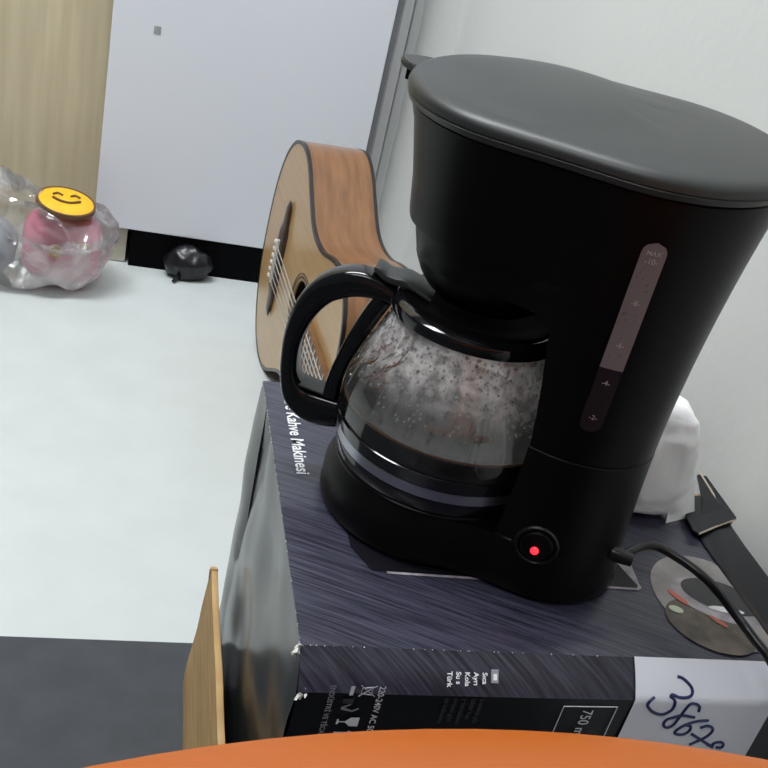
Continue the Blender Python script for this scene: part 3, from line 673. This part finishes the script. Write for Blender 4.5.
def mk(s_, txt, z, size=.0042):
    p = surf(.0905, z, .0010); tng = (surf(.0925, z, .001) - surf(.0885, z, .001)).normalized()
    part('scale_mark', text_bm(txt, size, p - Vector((0, 0, size * .35)), tng, Z3, bold=.00003, align='CENTER'), M['mark'], gg, smooth=False)
mk(0, 'MAX', .2327, .0036)
for txt, z in (('-10-', .2283), ('-8-', .2047), ('-6-', .1800), ('-4-', .1565), ('-2-', .1336)): mk(0, txt, z)
bm = BM()
for i in range(26):
    z = random.uniform(.172, .224); p = surf(.0905 + random.uniform(-.0048, .0048), z, .0006); bmesh.ops.create_icosphere(bm, subdivisions=1, radius=random.uniform(.00015, .0004), matrix=Matrix.Translation(p))
part('gauge_bubbles', bm, M['boxblack'], gg, kind='stuff')
# switch
sp = surf(.0862, .0395, 0); s1 = surf(.0842, .0395); s2 = surf(.0882, .0395); su = (s2 - s1).normalized(); sn = su.cross(Z3).normalized()
if sn.y > 0: sn = -sn
sw = part('switch_ring', lathe(BM(), [(.0138, -.002), (.0138, .0006), (.0130, .0016), (.0118, .0016), (.0108, .0004), (.0104, -.001)], sp, 48, False, False, u=su, v=Z3, ax=sn), M['rubber'], cm, label='round switch surround')
part('power_button', lathe(BM(), [(.0102, -.001), (.0102, .0012), (.0092, .0020), (.006, .0014), (.0005, .0010)], sp, 40, u=su, v=Z3, ax=sn), M['body'], sw)
part('indicator_light', lathe(BM(), [(.0026, .0008), (.0026, .0020), (.0016, .0030), (.0005, .0033)], sp - Z3 * .0032 - su * .0002, 20, u=su, v=Z3, ax=sn), M['red'], sw, label='glowing red indicator light')
# cord
c1 = LC(.1330, -.020, .0345)
part('cord_grommet', tube(BM(), [c1 - A3 * .004, c1 + A3 * .003, c1 + A3 * .010], [.0050, .0050, .0040], 14), M['rubber'], cm)
cp = [c1 + A3 * .002, (.3395, .4465, .3455), (.3575, .4366, .3435), (.3705, .4178, .341), (.3769, .3882, .338), (.3820, .3757, .334), (.3872, .366, .330), (.3935, .3542, .322), (.4093, .3520, .300), (.414, .348, .24), (.416, .341, .14), (.418, .335, .05), (.42, .32, .009), (.44, .28, .0075), (.450, .15, .0075), (.453, -.2, .0075)]
part('power_cord', tube(BM(), catmull(cp, 7), .0030, 12), M['rubber'], cm, label='black power cord curving over the carton edge')

# ---------------------------------------------------------------- carafe
C0 = LC(0, 0, 0)
ca = thing('glass_carafe', 'glass coffee carafe with black handle, half full, on the hot plate', 'carafe', (C0.x, C0.y, Z0))
gprof = [(.0005, .0388), (.056, .0388), (.0625, .0415), (.0665, .0465), (.068, .051), (.0695, .057), (.0718, .066), (.0725, .075), (.0718, .084), (.0690, .096), (.0645, .108), (.059, .120), (.0545, .130), (.0505, .142)]
def smooth_prof(pf, k=3): return [(max(p.x, .0003), p.y) for p in catmull([Vector((r, z, 0)) for r, z in pf], k)]
GPF = smooth_prof(gprof)
part('glass_body', lathe(BM(), GPF, C0, 96, cap0=True, cap1=False), M['glass'], ca, label='clear glass misted with condensation above the coffee')
cp_ = [(r - .0012, z + .0008) for r, z in GPF if z < .0785]; cp_[0] = (.0004, .0396)
rt = cp_[-1][0]
part('coffee', lathe(BM(), cp_ + [(rt - .0004, .0792), (rt - .002, .0785), (.0004, .0785)], C0, 96), M['coffee'], ca, label='dark coffee')
part('coffee_film', lathe(BM(), [(rt + .0004, .0784), (rt + .0006, .0796), (rt - .0006, .0798), (rt - .0010, .0790)], C0, 96, False, False), mat('coffee_film', (.22, .12, .07), .25), ca, label='thin brown rim line of the coffee')
part('metal_band', lathe(BM(), [(.0690, .0485), (.0702, .0487), (.0707, .0560), (.0696, .0562)], C0, 96, False, False), M['band'], ca, label='shiny metal band round the foot')
part('foot_ring', lathe(BM(), [(.0600, .0382), (.0685, .0386), (.0695, .0400), (.0700, .0480), (.0675, .0484)], C0, 96, False, False), M['gloss'], ca)
part('upper_band', lathe(BM(), [(.0698, .0565), (.0712, .0568), (.0730, .0655), (.0722, .0660)], C0, 96, False, False), M['gloss'], ca)
part('collar', lathe(BM(), [(.0485, .1405), (.0520, .1400), (.0542, .1412), (.0548, .1445), (.0540, .1480), (.0515, .1502), (.0490, .1506), (.046, .1495)], C0, 96, False, False), M['gloss'], ca, label='glossy black collar')
cl = part('carafe_lid', lathe(BM(), [(.0475, .1465), (.0485, .1500), (.0465, .1520), (.043, .1518), (.037, .1500), (.030, .1490), (.018, .1480), (.0005, .1478)], C0, 72), M['dull'], ca)
HD = math.radians(180 + 12); dh = A3 * math.cos(HD) + W3 * math.sin(HD); dn = Z3.cross(dh).normalized()
def hpt(r, z, o=0): return C0 + dh * r + Z3 * z + dn * o
cl_pts = [(.054, .1445, .0055), (.064, .1462, .0075), (.075, .1462, .0090), (.0855, .1430, .0095), (.0975, .1345, .0090), (.1065, .1190, .0080), (.1108, .1000, .0065), (.1108, .0830, .0058), (.1080, .0680, .0065), (.1010, .0560, .0095), (.0900, .0510, .0118), (.0790, .0510, .0115), (.0715, .0520, .0105)]
cen = catmull([Vector((a_, b_, c)) for a_, b_, c in cl_pts], 5)
bm = BM(); tube(bm, [hpt(p.x, p.y) for p in cen], [(.0105, p.z) for p in cen], up=Z3, sect=sqs(.62, 24))
# the tube's side axis must be the handle's width: rebuild with explicit frame
bm.free(); bm = BM(); rings = []
for i, p in enumerate(cen):
    q0 = cen[max(0, i - 1)]; q1 = cen[min(len(cen) - 1, i + 1)]; d2 = Vector((q1.x - q0.x, q1.y - q0.y)).normalized(); n2 = Vector((-d2.y, d2.x))
    rings.append([hpt(p.x + n2.x * p.z * b_, p.y + n2.y * p.z * b_, .0105 * a_) for a_, b_ in sqs(.55, 24)])
hd = part('handle', loft(bm, rings), M['gloss'], ca, label='glossy black loop handle')
bm = BM(); rings = []
ip = catmull([Vector(q) for q in ((.0590, .1400, .0060), (.0638, .1290, .0062), (.0708, .1090, .0058), (.0758, .0910, .0050), (.0782, .0760, .0052), (.0785, .0630, .0055))], 5)
for i, p in enumerate(ip):
    q0 = ip[max(0, i - 1)]; q1 = ip[min(len(ip) - 1, i + 1)]; d2 = Vector((q1.x - q0.x, q1.y - q0.y)).normalized(); n2 = Vector((-d2.y, d2.x))
    rings.append([hpt(p.x + n2.x * p.z * b_, p.y + n2.y * p.z * b_, .0095 * a_) for a_, b_ in sqs(.5, 16)])
part('handle_strap', loft(bm, rings), M['gloss'], hd)
part('handle_sheen', box(BM(), -.0, .0001, 0, .0001, 0, .0001) if False else poly(BM(), [hpt(.080, .0632, -.0085), hpt(.1015, .0655, -.0085), hpt(.1015, .0655, .0085), hpt(.080, .0632, .0085)], (0, 0, .0012)), M['lid'], hd, smooth=False)  # grey plate painting the reflection on top of the handle's lower block
# thumb lever over the lid
bm = BM(); rings = []
tp = catmull([Vector(q) for q in ((.0690, .1595, .0020), (.0660, .1585, .0028), (.0610, .1560, .0030), (.0550, .1555, .0032), (.0480, .1562, .0030), (.0400, .1540, .0025), (.0300, .1505, .0020))], 5)
for i, p in enumerate(tp):
    q0 = tp[max(0, i - 1)]; q1 = tp[min(len(tp) - 1, i + 1)]; d2 = Vector((q1.x - q0.x, q1.y - q0.y)).normalized(); n2 = Vector((-d2.y, d2.x)); w_ = .0085 + .006 * (i / len(tp))
    rings.append([hpt(p.x + n2.x * p.z * b_, p.y + n2.y * p.z * b_, w_ * a_) for a_, b_ in sqs(.55, 16)])
part('thumb_lever', loft(bm, rings), M['lid'], cl, label='satin dark grey thumb lever')
# pouring lip on the far side
bm = BM(); a0 = math.radians(135)
part('pouring_lip', tube(BM(), [C0 + A3 * (r * math.cos(math.radians(q))) + W3 * (r * math.sin(math.radians(q))) + Z3 * z for q, r, z in ((120, .050, .145), (135, .057, .150), (150, .050, .145))], (.006, .004), 12), M['gloss'], ca)
# condensation
bm = BM()
def gr(z):
    for (r0, z0), (r1, z1) in zip(GPF, GPF[1:]):
        if z0 <= z <= z1: return r0 + (r1 - r0) * (z - z0) / (z1 - z0 + 1e-9)
    return .052
for i in range(1900):
    z = .088 + .050 * random.random() ** .55; a_ = random.uniform(0, 2 * math.pi); r = gr(z) - .0002
    rad = random.choice((.0004, .0006, .0008, .0011)) * random.uniform(.7, 1.1); 
    p = C0 + Vector((r * math.cos(a_), r * math.sin(a_), z)); 
    bmesh.ops.create_icosphere(bm, subdivisions=1, radius=rad, matrix=Matrix.Translation(p) @ Matrix.Diagonal((1, 1, random.uniform(1, 1.5), 1)))
part('condensation', bm, M['drop'], ca, kind='stuff', label='water droplets on the inside of the glass')
bm = BM()
for i in range(20):
    th = random.uniform(-1, 1); a_ = math.atan2((F.y * 0 - 1), -.35) ; z = random.uniform(.098, .122); a_ += random.gauss(-.93, .13); pts = []
    for k in range(5):
        zz = z + .003 * k * random.uniform(.4, 1); aa = a_ + random.uniform(-.035, .035) + .03 * k; r = gr(zz) + .0002; pts.append(C0 + Vector((r * math.cos(aa), r * math.sin(aa), zz)))
    tube(bm, pts, random.uniform(.00012, .00030), 5)
part('coffee_splash', bm, M['stain'], ca, kind='stuff', label='rusty brown coffee splash')

# ---------------------------------------------------------------- white bag between machine and wall
bm = BM(); bmesh.ops.create_icosphere(bm, subdivisions=5, radius=1)
for v in bm.verts:
    c = Vector([math.copysign(abs(k) ** .48, k) for k in v.co]); tp_ = (c.z + 1) / 2
    wx = .031 * (1 - .38 * tp_ ** 2.2); v.co = Vector((.3860 - .004 * tp_ + c.x * wx, .544 + c.y * .024 + tp_ * .008, ZT + .0462 + c.z * .0435))
crumple(bm, .0025, 38, 8, .0015, 110)
for v in bm.verts: v.co.z = max(v.co.z, ZT + .0014); v.co.x = min(v.co.x, .47)
single('white_plastic_bag', bm, M['whitebag'], 'crumpled white plastic bag standing between the coffee maker and the wall', 'bag', loc=(.4, .557, ZT))
bm = BM(); poly(bm, [(.400, .5200, ZT + .0018), (.4310, .5325, ZT + .0018), (.4190, .5360, ZT + .034), (.4130, .5360, ZT + .044), (.400, .5300, ZT + .040)], (0, .0006, 0))
single('white_paper', bm, mat('paper_white', (.95, .96, .96), .6), 'flat white paper corner sticking out in front of the white bag', 'paper', smooth=False, loc=(.41, .53, ZT))

# ---------------------------------------------------------------- orange chair under the camera
t = thing('orange_chair', 'orange plastic chair seat with a curved edge at the bottom of the picture', 'chair', (.125, 0, .003))
cx, cy, RR = .128, -.288, .5055
def seat_outline(d_):
    Pn = []
    for i in range(25):
        a_ = math.radians(90 - 24.5 + 49 * i / 24); Pn.append((cx + (RR - d_) * math.cos(a_), cy + (RR - d_) * math.sin(a_)))
    for px, py in ((cx - .222, .155), (cx - .232, .12), (cx - .232, 0), (cx - .225, -.12), (cx - .205, -.185), (cx - .15, -.205), (cx, -.21), (cx + .15, -.205), (cx + .205, -.185), (cx + .225, -.12), (cx + .232, 0), (cx + .232, .12), (cx + .222, .155)):
        k = (px - cx) / .232; Pn.append((px - d_ * k, py + (d_ if py < -.18 else 0)))
    return Pn
def sr(d_, z): return [Vector((x, y, z - (.010 * max(0, 1 - ((x - cx) ** 2 + (y + .02) ** 2) / .03) if d_ > .03 else 0))) for x, y in seat_outline(d_)]
bm = loft(BM(), [sr(.02, .405), sr(.006, .408), sr(0, .418), sr(0, .430), sr(.003, .437), sr(.010, .4405), sr(.022, .441), sr(.06, .439), sr(.12, .432), sr(.17, .428)])
part('seat', bm, M['orange'], t, label='orange moulded seat')
bm = BM()
def fb(o_): return lambda a_, b_: Vector((cx + (a_ - .5) * .40 * (1 - .25 * b_ ** 3), -.235 - .07 * b_ - .05 * (1 - (2 * a_ - 1) ** 2) + o_, .47 + .34 * b_))
grid(bm, fb(0), 16, 12); grid(bm, fb(-.008), 16, 12)
part('backrest', bm, M['orange'], t)
for s_ in (-1, 1):
    part('back_post', tube(BM(), catmull([(cx + s_ * .16, -.17, .405), (cx + s_ * .17, -.235, .43), (cx + s_ * .17, -.262, .50), (cx + s_ * .165, -.285, .62)], 5), .009, 12), M['steel'], t)
    for y0, y1 in ((.11, .16), (-.15, -.21)):
        part('leg', tube(BM(), [(cx + s_ * .17, y0, .408), (cx + s_ * .20, y1, .004)], .010, 14), M['steel'], t)
bpy.context.view_layer.update()
